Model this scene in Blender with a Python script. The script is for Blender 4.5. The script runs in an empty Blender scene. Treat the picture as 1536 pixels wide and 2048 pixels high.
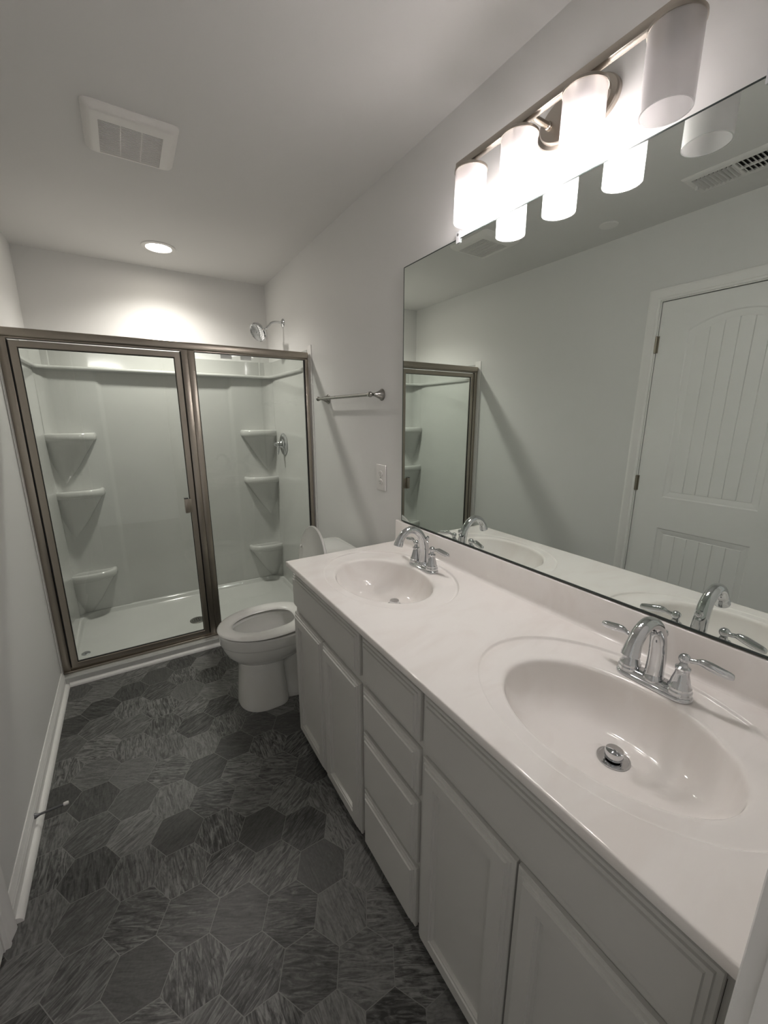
import bpy, bmesh, math
from mathutils import Vector, Matrix
S = bpy.context.scene
COL = S.collection
PI = math.pi

# ------------------------------------------------------------------ camera, light, exposure
cd = bpy.data.cameras.new('camera'); cam = bpy.data.objects.new('camera', cd); COL.objects.link(cam)
yaw, pitch, roll = 0.5575, -0.2315, 0.0003
fwd = Vector((math.sin(yaw)*math.cos(pitch), math.cos(yaw)*math.cos(pitch), math.sin(pitch)))
rt = Vector((math.cos(yaw), -math.sin(yaw), 0)); up = rt.cross(fwd)
r2 = rt*math.cos(roll) + up*math.sin(roll); u2 = -rt*math.sin(roll) + up*math.cos(roll)
M = Matrix((r2, u2, -fwd)).transposed().to_4x4(); M.translation = (-1.0667, 0, 1.443)
cam.matrix_world = M
cd.sensor_fit = 'VERTICAL'; cd.sensor_height = 36; cd.lens = 813.18/2048*36; cd.clip_start = .01
S.camera = cam
S.view_settings.view_transform = 'Standard'; S.view_settings.look = 'None'
S.view_settings.gamma = 1; S.view_settings.use_curve_mapping = False
S.view_settings.exposure = 0.95
W_ = bpy.data.worlds.new('world'); S.world = W_; W_.use_nodes = True
W_.node_tree.nodes['Background'].inputs[0].default_value = (1, .97, .92, 1)
W_.node_tree.nodes['Background'].inputs[1].default_value = 0.2
BULB = 108.0; DOWN = 24.0; SPOT = 41.0

# ------------------------------------------------------------------ sizes (metres)
W = 1.524; H = 2.445; YB = 3.50; YF = 2.62; D = .5685; HC = .856; YC0 = .04; YC1 = 1.574

# ------------------------------------------------------------------ materials
def mat(name, col, rough=.5, metal=0., spec=.5, coat=0., bump=None, vary=None):
    m = bpy.data.materials.new(name); m.use_nodes = True
    nt = m.node_tree; b = nt.nodes['Principled BSDF']
    b.inputs['Base Color'].default_value = (*col, 1); b.inputs['Roughness'].default_value = rough
    b.inputs['Metallic'].default_value = metal; b.inputs['Specular IOR Level'].default_value = spec
    b.inputs['Coat Weight'].default_value = coat; b.inputs['Coat Roughness'].default_value = .05
    tc = nt.nodes.new('ShaderNodeTexCoord')
    if bump:
        sc, st, dist = bump
        n = nt.nodes.new('ShaderNodeTexNoise'); n.inputs['Scale'].default_value = sc; n.inputs['Detail'].default_value = 3
        bp = nt.nodes.new('ShaderNodeBump'); bp.inputs['Strength'].default_value = st; bp.inputs['Distance'].default_value = dist
        nt.links.new(tc.outputs['Object'], n.inputs['Vector']); nt.links.new(n.outputs['Fac'], bp.inputs['Height'])
        nt.links.new(bp.outputs['Normal'], b.inputs['Normal'])
    if vary:
        sc, col2, lo, hi, stretch = vary
        mp = nt.nodes.new('ShaderNodeMapping'); mp.inputs['Scale'].default_value = stretch
        n = nt.nodes.new('ShaderNodeTexNoise'); n.inputs['Scale'].default_value = sc; n.inputs['Detail'].default_value = 4
        n.inputs['Distortion'].default_value = 1.5
        r = nt.nodes.new('ShaderNodeMapRange'); r.inputs[1].default_value = lo; r.inputs[2].default_value = hi
        mx = nt.nodes.new('ShaderNodeMix'); mx.data_type = 'RGBA'
        mx.inputs[6].default_value = (*col, 1); mx.inputs[7].default_value = (*col2, 1)
        nt.links.new(tc.outputs['Object'], mp.inputs[0]); nt.links.new(mp.outputs[0], n.inputs['Vector'])
        nt.links.new(n.outputs['Fac'], r.inputs[0]); nt.links.new(r.outputs[0], mx.inputs[0])
        nt.links.new(mx.outputs[2], b.inputs['Base Color'])
    return m

m_wall = mat('wall_paint', (.80, .795, .78), .55, spec=.35, bump=(260, .10, .0006))
m_ceil = mat('ceiling_paint', (.75, .74, .725), .9, spec=.2, bump=(220, .12, .0008))
m_trim = mat('white_trim_paint', (.92, .905, .885), .35, bump=(60, .05, .0004))
m_door = mat('door_paint', (.90, .895, .875), .4, bump=(70, .06, .0004))
m_cab = mat('cabinet_paint', (.61, .60, .57), .42, bump=(90, .06, .0004))
m_cabshade = mat('cabinet_inside_shade', (.10, .09, .08), .8, bump=(40, .1, .001))  # near-black colour paints the shade inside the cabinet
m_counter = mat('cultured_marble', (.90, .865, .83), .08, spec=.4,
                vary=(3.0, (.86, .815, .775), .46, .66, (1.0, 2.2, 1.0)))
m_porc = mat('porcelain', (.81, .81, .785), .10, coat=.4, vary=(2, (.78, .77, .73), .4, .6, (1, 1, 1)))
m_seat = mat('seat_plastic', (.84, .83, .80), .18, vary=(2, (.82, .81, .78), .4, .6, (1, 1, 1)))
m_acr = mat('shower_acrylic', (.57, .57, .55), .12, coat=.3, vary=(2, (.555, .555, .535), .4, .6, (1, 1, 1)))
m_nick = mat('brushed_nickel', (.40, .36, .31), .30, 1., bump=(400, .04, .0002))
m_bar = mat('satin_nickel', (.36, .35, .33), .24, 1., bump=(300, .03, .0002))
m_fix = mat('fixture_nickel', (.46, .42, .37), .28, 1., bump=(300, .03, .0002))
m_chrome = mat('chrome', (.66, .67, .685), .06, 1., bump=(50, .01, .0001))
m_rubber_shade = mat('black_gasket_and_shade', (.012, .012, .012), .5, bump=(100, .1, .0003))  # rubber strips, and sheets painted black as shade behind vent slats
m_dark = mat('dark_gap', (.03, .03, .03), .8, bump=(100, .1, .0003))
m_plast = mat('white_plastic', (.82, .80, .78), .35, bump=(200, .03, .0002))
m_grille = mat('fan_plastic', (.84, .82, .79), .5, bump=(200, .03, .0002))
m_brass = mat('hinge_metal', (.30, .27, .22), .3, 1., bump=(200, .03, .0002))
m_dsteel = mat('dark_steel', (.16, .16, .17), .35, .8, bump=(200, .03, .0002))
m_steel = mat('grey_steel', (.45, .46, .47), .3, .8, bump=(200, .03, .0002))
m_paper = mat('white_label', (.95, .95, .95), .5, bump=(200, .03, .0002))
nt_ = m_paper.node_tree; tr_ = nt_.nodes.new('ShaderNodeBsdfTranslucent'); mx_ = nt_.nodes.new('ShaderNodeMixShader'); tr_.inputs[0].default_value = (.95, .95, .95, 1)
nt_.links.new(nt_.nodes['Principled BSDF'].outputs[0], mx_.inputs[1]); nt_.links.new(tr_.outputs[0], mx_.inputs[2]); nt_.links.new(mx_.outputs[0], nt_.nodes['Material Output'].inputs[0])
m_ink = mat('grey_ink', (.35, .36, .4), .6, bump=(200, .03, .0002))
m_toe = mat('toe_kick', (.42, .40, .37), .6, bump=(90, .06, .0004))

def emit(name, col, st):
    m = bpy.data.materials.new(name); m.use_nodes = True; nt = m.node_tree
    nt.nodes.remove(nt.nodes['Principled BSDF'])
    e = nt.nodes.new('ShaderNodeEmission'); e.inputs[0].default_value = (*col, 1); e.inputs[1].default_value = st
    nt.links.new(e.outputs[0], nt.nodes['Material Output'].inputs[0]); return m
m_bulb = emit('lit_bulb', (1, .945, .93), BULB)
m_led = emit('lit_downlight', (1, .93, .82), DOWN)

def glass_mat():
    m = bpy.data.materials.new('shower_glass'); m.use_nodes = True; nt = m.node_tree
    nt.nodes.remove(nt.nodes['Principled BSDF'])
    t = nt.nodes.new('ShaderNodeBsdfTransparent'); t.inputs[0].default_value = (.93, .955, .94, 1)
    g = nt.nodes.new('ShaderNodeBsdfGlossy'); g.inputs['Roughness'].default_value = .0
    f = nt.nodes.new('ShaderNodeFresnel')
    # thin pane: same reflectance on entering and on leaving faces
    ge = nt.nodes.new('ShaderNodeNewGeometry'); ma = nt.nodes.new('ShaderNodeMath'); ma.operation = 'MULTIPLY_ADD'
    ma.inputs[1].default_value = 1/1.45-1.45; ma.inputs[2].default_value = 1.45
    nt.links.new(ge.outputs['Backfacing'], ma.inputs[0]); nt.links.new(ma.outputs[0], f.inputs[0])
    x = nt.nodes.new('ShaderNodeMixShader')
    nt.links.new(f.outputs[0], x.inputs[0]); nt.links.new(t.outputs[0], x.inputs[1]); nt.links.new(g.outputs[0], x.inputs[2])
    nt.links.new(x.outputs[0], nt.nodes['Material Output'].inputs[0]); return m
m_glass = glass_mat()

def frost_mat():
    m = bpy.data.materials.new('frosted_glass'); m.use_nodes = True; nt = m.node_tree
    nt.nodes.remove(nt.nodes['Principled BSDF'])
    t = nt.nodes.new('ShaderNodeBsdfTransparent'); t.inputs[0].default_value = (1, 1, 1, 1)
    l = nt.nodes.new('ShaderNodeBsdfTranslucent'); l.inputs[0].default_value = (.55, .53, .53, 1)
    d = nt.nodes.new('ShaderNodeBsdfPrincipled'); d.inputs['Base Color'].default_value = (.90, .88, .88, 1); d.inputs['Roughness'].default_value = .35
    x = nt.nodes.new('ShaderNodeMixShader'); x.inputs[0].default_value = .68
    y = nt.nodes.new('ShaderNodeMixShader'); y.inputs[0].default_value = .53
    nt.links.new(l.outputs[0], x.inputs[1]); nt.links.new(d.outputs[0], x.inputs[2])
    nt.links.new(t.outputs[0], y.inputs[1]); nt.links.new(x.outputs[0], y.inputs[2])
    nt.links.new(y.outputs[0], nt.nodes['Material Output'].inputs[0]); return m
m_frost = frost_mat()

def mirror_mat():
    m = bpy.data.materials.new('mirror_silver'); m.use_nodes = True; nt = m.node_tree
    nt.nodes.remove(nt.nodes['Principled BSDF'])
    g = nt.nodes.new('ShaderNodeBsdfGlossy'); g.inputs[0].default_value = (.80, .85, .815, 1); g.inputs['Roughness'].default_value = .0
    nt.links.new(g.outputs[0], nt.nodes['Material Output'].inputs[0]); return m
m_mirror = mirror_mat()
m_medge = mat('mirror_edge', (.04, .055, .05), .3, bump=(200, .03, .0002))

def floor_mat():
    m = bpy.data.materials.new('hexagon_vinyl_tile'); m.use_nodes = True; nt = m.node_tree; N = nt.nodes; L = nt.links
    b = N['Principled BSDF']; b.inputs['Roughness'].default_value = .42
    def V(op, a, bb=None):
        n = N.new('ShaderNodeVectorMath'); n.operation = op
        for i, q in enumerate((a, bb)):
            if q is None: continue
            if isinstance(q, tuple): n.inputs[i].default_value = q
            else: L.new(q, n.inputs[i])
        return n.outputs['Value'] if op in ('LENGTH', 'DOT_PRODUCT') else n.outputs[0]
    def F(op, a, bb=None, c=None):
        n = N.new('ShaderNodeMath'); n.operation = op
        for i, q in enumerate((a, bb, c)):
            if q is None: continue
            if isinstance(q, (int, float)): n.inputs[i].default_value = q
            else: L.new(q, n.inputs[i])
        return n.outputs[0]
    g = N.new('ShaderNodeNewGeometry')
    pos = V('SUBTRACT', g.outputs['Position'], (-1.081, 1.218, 0))
    cell = (.26, .15, 1e6)
    s = V('DIVIDE', pos, cell)
    ca = V('MULTIPLY', V('FLOOR', V('ADD', s, (.5, .5, .5))), cell)
    cb = V('ADD', V('MULTIPLY', V('FLOOR', s), cell), (.13, .075, 0))
    qa = V('MULTIPLY', V('SUBTRACT', pos, ca), (1, 1, 0)); qb = V('MULTIPLY', V('SUBTRACT', pos, cb), (1, 1, 0))
    sel = F('LESS_THAN', V('LENGTH', qb), V('LENGTH', qa))
    def mixv(f, a, bb):
        n = N.new('ShaderNodeMix'); n.data_type = 'VECTOR'; L.new(f, n.inputs[0]); L.new(a, n.inputs[4]); L.new(bb, n.inputs[5]); return n.outputs[1]
    q = mixv(sel, qa, qb); c = mixv(sel, ca, cb); c = V('MULTIPLY', c, (1, 1, 0))
    sp = N.new('ShaderNodeSeparateXYZ'); L.new(V('ABSOLUTE', q), sp.inputs[0])
    hd = F('MAXIMUM', sp.outputs[1], F('ADD', F('MULTIPLY', sp.outputs[0], .8660), F('MULTIPLY', sp.outputs[1], .5)))
    grout = F('GREATER_THAN', hd, .0740)
    def wn(off):
        n = N.new('ShaderNodeTexWhiteNoise'); n.noise_dimensions = '3D'; L.new(V('ADD', V('MULTIPLY', c, (100, 100, 0)), (off, off, 0)), n.inputs['Vector']); return n.outputs['Value']
    # snap the centre to whole numbers so the noise is stable inside one tile
    rr = N.new('ShaderNodeVectorMath'); rr.operation = 'SNAP'; L.new(V('ADD', c, (.0325, .0375, 0)), rr.inputs[0]); rr.inputs[1].default_value = (.065, .075, 1)
    c = rr.outputs[0]
    w1, w2, w3 = wn(0), wn(7.3), wn(13.1)
    ang = F('MULTIPLY', F('FLOOR', F('MULTIPLY', w1, 2.999)), PI/3)
    ang = F('ADD', ang, .52)
    ro = N.new('ShaderNodeVectorRotate'); ro.rotation_type = 'Z_AXIS'; L.new(q, ro.inputs['Vector']); L.new(ang, ro.inputs['Angle'])
    st = V('ADD', V('MULTIPLY', ro.outputs[0], (7, 38, 1)), V('MULTIPLY', c, (37, 53, 1)))
    n1 = N.new('ShaderNodeTexNoise'); n1.inputs['Scale'].default_value = 1.6; n1.inputs['Detail'].default_value = 6; n1.inputs['Roughness'].default_value = .62; n1.inputs['Distortion'].default_value = 2.2
    L.new(st, n1.inputs['Vector'])
    n2 = N.new('ShaderNodeTexNoise'); n2.inputs['Scale'].default_value = 120; n2.inputs['Detail'].default_value = 4; L.new(g.outputs['Position'], n2.inputs['Vector'])
    amp = F('ADD', .25, F('MULTIPLY', w3, .95))
    v = F('ADD', .5, F('MULTIPLY', F('SUBTRACT', n1.outputs['Fac'], .5), F('MULTIPLY', amp, 3.1)))
    v = F('ADD', v, F('MULTIPLY', F('SUBTRACT', n2.outputs['Fac'], .5), .35))
    v = F('ADD', v, F('MULTIPLY', F('SUBTRACT', w2, .5), .55))
    cr = N.new('ShaderNodeValToRGB'); L.new(v, cr.inputs[0])
    e = cr.color_ramp.elements; e[0].position = .05; e[0].color = (.024, .0236, .0228, 1); e[1].position = 1.0; e[1].color = (.225, .222, .215, 1)
    k = e.new(.5); k.color = (.092, .091, .0875, 1)
    mx = N.new('ShaderNodeMix'); mx.data_type = 'RGBA'; L.new(grout, mx.inputs[0]); L.new(cr.outputs[0], mx.inputs[6]); mx.inputs[7].default_value = (.20, .197, .19, 1)
    L.new(mx.outputs[2], b.inputs['Base Color'])
    bp = N.new('ShaderNodeBump'); bp.inputs['Strength'].default_value = .25; bp.inputs['Distance'].default_value = .0008
    L.new(F('SUBTRACT', n1.outputs['Fac'], grout), bp.inputs['Height']); L.new(bp.outputs[0], b.inputs['Normal'])
    return m
m_floor = floor_mat()

# ------------------------------------------------------------------ mesh helpers
def B(): return bmesh.new()
def box(bm, x0, x1, y0, y1, z0, z1, bev=0, seg=2):
    r = bmesh.ops.create_cube(bm, size=1)
    vs = r['verts']
    for v in vs:
        v.co = Vector(((x0+x1)/2+v.co.x*(x1-x0), (y0+y1)/2+v.co.y*(y1-y0), (z0+z1)/2+v.co.z*(z1-z0)))
    if bev > 0:
        es = list({e for v in vs for e in v.link_edges})
        bmesh.ops.bevel(bm, geom=es, offset=bev, segments=seg, profile=.5, affect='EDGES')
def quad_strip(bm, A, C, close=True):
    n = len(A)
    for i in range(n if close else n-1):
        j = (i+1) % n
        try: bm.faces.new((A[i], A[j], C[j], C[i]))
        except ValueError: pass
def loft(bm, rings, cap0=True, cap1=True):
    R = [[bm.verts.new(p) for p in r] for r in rings]
    for a, b in zip(R, R[1:]): quad_strip(bm, a, b)
    if cap0: bm.faces.new(R[0][::-1])
    if cap1: bm.faces.new(R[-1])
    return R
def frame_of(d):
    d = Vector(d).normalized()
    a = Vector((0, 0, 1)) if abs(d.z) < .9 else Vector((1, 0, 0))
    s = d.cross(a).normalized(); return s, d.cross(s).normalized(), d
def lathe(bm, prof, o=(0, 0, 0), d=(0, 0, 1), n=32, sx=1, sy=1, axes=None, cap=True):
    """prof: (radius, height) along direction d from o"""
    s, t, d = axes if axes else frame_of(d)
    o = Vector(o); rings = []
    for r, h in prof:
        rings.append([o + d*h + s*(max(r, 1e-5)*sx*math.cos(2*PI*i/n)) + t*(max(r, 1e-5)*sy*math.sin(2*PI*i/n)) for i in range(n)])
    loft(bm, rings, cap, cap)
def tube(bm, pts, rads, n=16, sx=1.0, cap=True):
    pts = [Vector(p) for p in pts]
    if isinstance(rads, (int, float)): rads = [rads]*len(pts)
    s = None; rings = []
    for i, p in enumerate(pts):
        d = (pts[min(i+1, len(pts)-1)] - pts[max(i-1, 0)]).normalized()
        if s is None: s = frame_of(d)[0]
        s = (s - d*s.dot(d)).normalized(); t = d.cross(s)
        rings.append([p + s*(rads[i]*sx*math.cos(2*PI*k/n)) + t*(rads[i]*math.sin(2*PI*k/n)) for k in range(n)])
    loft(bm, rings, cap, cap)
def spline(P, n=8):
    P = [Vector(p) for p in P]; out = []
    Q = [P[0]*2-P[1]] + P + [P[-1]*2-P[-2]]
    for i in range(1, len(Q)-2):
        for k in range(n):
            t = k/n
            out.append(.5*((2*Q[i]) + (Q[i+1]-Q[i-1])*t + (2*Q[i-1]-5*Q[i]+4*Q[i+1]-Q[i+2])*t*t + (3*Q[i]-Q[i-1]-3*Q[i+1]+Q[i+2])*t**3))
    out.append(P[-1]); return out
def sphere(bm, c, r, n=20, sc=(1, 1, 1)):
    res = bmesh.ops.create_uvsphere(bm, u_segments=n, v_segments=n//2+2, radius=r)
    for v in res['verts']: v.co = Vector((c[0]+v.co.x*sc[0], c[1]+v.co.y*sc[1], c[2]+v.co.z*sc[2]))
def prism(bm, poly, z0, z1, bev=0, seg=2, tf=lambda x, y, z: (x, y, z)):
    lo = [bm.verts.new(tf(x, y, z0)) for x, y in poly]; hi = [bm.verts.new(tf(x, y, z1)) for x, y in poly]
    quad_strip(bm, lo, hi); f0 = bm.faces.new(lo[::-1]); f1 = bm.faces.new(hi)
    if bev: bmesh.ops.bevel(bm, geom=list(set(f0.edges) | set(f1.edges)), offset=bev, segments=seg, profile=.5, affect='EDGES')
def fill(bm, loops):
    es = []
    for lp in loops:
        for i in range(len(lp)):
            a, b = lp[i], lp[(i+1) % len(lp)]
            e = bm.edges.get((a, b)) or bm.edges.new((a, b)); es.append(e)
    return bmesh.ops.triangle_fill(bm, edges=es, use_beauty=True, use_dissolve=False)
def obj(name, bm, m, parent=None, at=None, angle=35, smooth=True):
    bmesh.ops.remove_doubles(bm, verts=bm.verts, dist=1e-6)
    bmesh.ops.recalc_face_normals(bm, faces=bm.faces)
    me = bpy.data.meshes.new(name)
    o = bpy.data.objects.new(name, me)
    L = Vector((0, 0, 0))
    if parent is not None:
        L = Vector(parent['_o']); o.parent = parent
    elif at is not None:
        L = Vector(at); o.location = L
    for v in bm.verts: v.co -= L
    bm.to_mesh(me); bm.free()
    for mm in (m if isinstance(m, (list, tuple)) else [m]): me.materials.append(mm)
    if smooth:
        for p in me.polygons: p.use_smooth = True
        me.set_sharp_from_angle(angle=math.radians(angle))
    o['_o'] = tuple(L)
    COL.objects.link(o); return o
def thing(name, label, cat, at, group=None):
    o = bpy.data.objects.new(name, None); COL.objects.link(o); o.location = at; o['_o'] = tuple(at); o.empty_display_size = .05
    o['label'] = label; o['category'] = cat
    if group: o['group'] = group
    return o
def tag(o, label, cat, group=None):
    o['label'] = label; o['category'] = cat
    if group: o['group'] = group
    return o
def struct(name, bm, m, at=None, label=None, smooth=False, **k):
    o = obj(name, bm, m, at=at, smooth=smooth, **k); o['kind'] = 'structure'
    return o
def ell(cx, cy, rx, ry, z, n=96, p=2.0):
    out = []
    for i in range(n):
        a = 2*PI*i/n; c, s = math.cos(a), math.sin(a)
        out.append(Vector((cx+rx*math.copysign(abs(c)**(2/p), c), cy+ry*math.copysign(abs(s)**(2/p), s), z)))
    return out

# ------------------------------------------------------------------ room shell
b = B(); box(b, -2.6, .12, -1.2, YB+.12, -.1, 0); struct('floor', b, m_floor)
b = B(); box(b, -W-.12, .12, -.1, YB+.12, H, H+.1); struct('ceiling', b, m_ceil)
b = B(); box(b, 0, .12, -.1, YB+.12, 0, H); struct('wall_right', b, m_wall)
b = B(); box(b, -W-.12, 0, YB, YB+.12, 0, H); struct('wall_back', b, m_wall)
DY0, DY1, DZ = .525, 1.245, 2.048
b = B(); box(b, -W-.12, -W, -.1, DY0-.02, 0, H); box(b, -W-.12, -W, DY1+.02, YB, 0, H); box(b, -W-.12, -W, DY0-.02, DY1+.02, DZ+.02, H)
struct('wall_left', b, m_wall)
OX0, OX1 = -1.44, -.637
b = B(); box(b, OX1+.02, 0, -.08, YC0, 0, H); box(b, -W, OX0-.02, -.08, YC0, 0, H); box(b, OX0-.02, OX1+.02, -.08, YC0, 2.08, H)
struct('wall_front', b, m_wall)
# doorway jamb and casing beside the counter
b = B(); box(b, OX1, OX1+.02, -.08, YC0+.001, 0, 2.08); box(b, OX0-.02, OX0, -.08, YC0+.001, 0, 2.08); box(b, OX0, OX1, -.08, YC0+.001, 2.06, 2.08)
box(b, OX1-.011, OX1, -.045, -.01, 0, 2.06, .001)
struct('trim_1', b, m_trim)
def casing_prof(n0, n1, t):   # across the face from inner edge n0 to outer n1, thickness t
    w = n1-n0
    return [(n0, 0), (n0, t*.62), (n0+w*.06, t*.72), (n0+w*.14, t*.72), (n0+w*.2, t*.62), (n0+w*.30, t*.70), (n0+w*.62, t*.95), (n0+w*.84, t), (n0+w*.95, t*.93), (n1, t*.72), (n1, 0)]
def casing(bm, prof, path, fn):
    """mitred U casing: path inner rectangle (a0,a1,top); prof offsets outward; fn(a, z, t)->xyz"""
    a0, a1, top = path
    R = []
    for leg in range(4):
        ring = []
        for o_, t in prof:
            a, z = [(a0-o_, 0), (a0-o_, top+o_), (a1+o_, top+o_), (a1+o_, 0)][leg]
            ring.append(fn(a, z, t))
        R.append(ring)
    loft(bm, R)
pr = [(0, 0), (0, .015), (.003, .0165), (.012, .0165), (.015, .014), (.03, .016), (.05, .012), (.057, .009), (.057, 0)]
b = B(); casing(b, pr, (OX0-.005+.003, OX1+.005-.0, 2.065), lambda a, z, t: (a, YC0+t, z)); struct('trim_2', b, m_trim, smooth=True)
pr = [(0, 0), (0, .010), (.004, .012), (.012, .012), (.015, .009), (.022, .011), (.042, .016), (.052, .017), (.058, .014), (.060, .010), (.060, 0)]
b = B(); casing(b, pr, (DY0-.005, DY1+.005, DZ+.005), lambda a, z, t: (-W+t, a, z)); struct('trim_3', b, m_trim, smooth=True)
b = B(); box(b, -W-.12, -W+.0005, DY0-.02, DY0, 0, DZ+.02); box(b, -W-.12, -W+.0005, DY1, DY1+.02, 0, DZ+.02); box(b, -W-.12, -W+.0005, DY0, DY1, DZ, DZ+.02)
box(b, -W-.09, -W-.08, DY0, DY1, 0, DZ)
struct('trim_4', b, m_trim)

# door slab with arched beadboard panel
def door():
    b = B(); X = -W-.001
    y0, y1, z0, z1 = DY0+.004, DY1-.004, .01, DZ-.005
    def V(y, z, d=0): return b.verts.new((X-d, y, z))
    outer = [V(y0, z0), V(y1, z0), V(y1, z1), V(y0, z1)]
    back = [b.verts.new((X-.035, v.co.y, v.co.z)) for v in outer]
    quad_strip(b, outer, back); b.faces.new(back)
    pa, pb = y0+.142, y1-.142
    def outline(zb, zt, arch, ins, d):
        n = 24; a_, c_ = pa+ins, pb-ins; L = [V(a_, zb+ins, d), V(c_, zb+ins, d)]
        for i in range(n+1):
            t = i/n; y = c_+(a_-c_)*t; L.append(V(y, zt-ins+arch*(1-(2*t-1)**2), d))
        return L
    loops = []
    for zb, zt, arch in ((.992, 1.885, .062), (.20, .812, .0)):
        first = outline(zb, zt, arch, 0, 0); loops.append(first); prev = first
        for ins, d in ((.006, .004), (.012, .0045), (.034, .011), (.036, .0075)):
            cur = outline(zb, zt, arch, ins, d); quad_strip(b, prev, cur); prev = cur
        # beadboard field
        ins = .036; a_, c_ = pa+ins, pb-ins; nb = 6; ys = []
        for k in range(nb):
            l, r = a_+(c_-a_)*k/nb, a_+(c_-a_)*(k+1)/nb
            if k: ys.append((l+.0025, .0075))
            else: ys.append((l, .0075))
            for j in range(1, 6): ys.append((l+(r-l)*j/6, .0075))
            if k < nb-1: ys += [(r-.0025, .0075), (r, .0115)]
            else: ys.append((r, .0075))
        lo = [V(y, zb+ins, d) for y, d in ys]
        hi = [V(y, zt-ins+arch*(1-(2*(c_-y)/(c_-a_)-1)**2), d) for y, d in ys]
        quad_strip(b, lo, hi, close=False)
    fill(b, [outer]+loops)
    d = struct('door_1', b, m_door, smooth=True, angle=20)
    for z in (1.827, 1.058, .27):
        h = B(); lathe(h, [(.0045, 0), (.0068, .003), (.0068, .087), (.0045, .09)], (-W+.006, DY1+.001, z-.045), n=14)
        box(h, -W-.0005, -W+.003, DY1-.012, DY1+.008, z-.044, z+.044)
        obj('hinge', h, m_brass, d)
    k = B(); lathe(k, [(.032, 0), (.030, .006), (.013, .010), (.011, .030), (.024, .040), (.030, .052), (.026, .066), (.005, .070)], (X, DY0+.052, .93), (1, 0, 0))
    obj('door_knob', k, m_bar, d)
door()

# baseboards
def baseboard(name, fn, a0, a1):
    prof = [(0, 0), (.013, 0), (.013, .052), (.011, .056), (.0115, .062), (.007, .070), (.006, .077), (.003, .083), (0, .083)]
    b = B(); loft(b, [[fn(a, t, z) for t, z in prof] for a in (a0, a1)]); o = struct(name, b, m_trim, smooth=True, angle=25)
    q = [(.013, 0), (.030, 0)] + [(.013+.017*math.cos(t), .019*math.sin(t)) for t in [PI/2*i/6 for i in range(1, 7)]]
    b = B(); loft(b, [[fn(a, t, z) for t, z in q] for a in (a0, a1)]); obj('shoe_molding', b, m_trim, o, angle=25)
baseboard('baseboard_left', lambda a, t, z: (-W+t, a, z), 1.312, 2.585)
baseboard('baseboard_right', lambda a, t, z: (-t, a, z), 1.575, 2.585)
# quarter round in front of the shower curb
q = [(0, 0), (.018, 0)] + [(.018*math.cos(t), .020*math.sin(t)) for t in [PI/2*i/6 for i in range(1, 7)]]
b = B(); loft(b, [[(x, 2.572-t, z) for t, z in q] for x in (-W+.03, -.03)]); struct('trim_5', b, m_trim, smooth=True, angle=25)

# ------------------------------------------------------------------ shower pan
pan = thing('shower_pan', 'white molded shower floor pan with low front curb', 'shower pan', (-W/2, 3.04, 0))
def rrect(x0, x1, y0, y1, r, z, n=10):
    out = []
    for cx, cy, a in ((x1-r, y1-r, 0), (x0+r, y1-r, PI/2), (x0+r, y0+r, PI), (x1-r, y0+r, 1.5*PI)):
        for i in range(n+1):
            t = a+PI/2*i/n; out.append(Vector((cx+r*math.cos(t), cy+r*math.sin(t), z)))
    return out
b = B()
x0, x1, y0, y1, zt = -W+.002, -.002, 2.572, YB-.004, .052
out = [b.verts.new(p) for p in ((x0, y0+.006, zt), (x1, y0+.006, zt), (x1, y1, zt), (x0, y1, zt))]
o2 = [b.verts.new(p) for p in ((x0, y0, zt-.006), (x1, y0, zt-.006), (x1, y1, zt-.006), (x0, y1, zt-.006))]
o3 = [b.verts.new((p.co.x, p.co.y, 0)) for p in o2]
quad_strip(b, out, o2); quad_strip(b, o2, o3)
rings = [(0, zt), (.004, zt-.001), (.008, zt-.006), (.014, .026), (.022, .020), (.03, .0185)]
R = [[b.verts.new(p) for p in rrect(-W+.03+i_, -.03-i_, 2.672+i_, 3.440-i_, .13-i_*.5, z)] for i_, z in rings]
fill(b, [out, R[0]])
for a, c in zip(R, R[1:]): quad_strip(b, a, c)
dr = [b.verts.new((-.79+.052*math.cos(t), 2.975+.052*math.sin(t), .013)) for t in [2*PI*i/44 for i in range(44)]]
# match start angles for bridging
dr = [b.verts.new((-.79+.052*v.x, 2.975+.052*v.y, .013)) for v in [(Vector((p.co.x+.79, (p.co.y-2.975)*1.6, 0))).normalized() for p in R[-1]]]
quad_strip(b, R[-1], dr); b.faces.new(dr)
for v in [v for v in b.verts if not v.link_faces]: b.verts.remove(v)
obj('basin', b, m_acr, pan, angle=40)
b = B(); lathe(b, [(.052, .0), (.052, .003), (.047, .005), (.001, .004)], (-.79, 2.975, .013), n=40)
d = obj('drain', b, m_bar, pan); d['label'] = 'round metal shower drain strainer'
b = B()
for rr_, k in ((.012, 6), (.024, 10), (.036, 16)):
    for i in range(k):
        t = 2*PI*i/k; lathe(b, [(.0032, 0), (.0032, .0006)], (-.79+rr_*math.cos(t), 2.975+rr_*math.sin(t), .0178), n=8)
obj('drain_hole', b, m_dark, d)
b = B(); lathe(b, [(.023, 0), (.0235, .002), (.021, .004), (.001, .004)], (-1.440, 2.872, .0185), n=32)
dd = thing('floor_disc', 'small round grey disc on the shower floor near its front left corner', 'disc', (-1.440, 2.872, .0185))
obj('disc', b, m_steel, dd)
b = B(); lathe(b, [(.004, 0), (.003, .001)], (-1.440, 2.860, .0225), n=12); obj('centre_dot', b, m_dark, dd)

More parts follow.
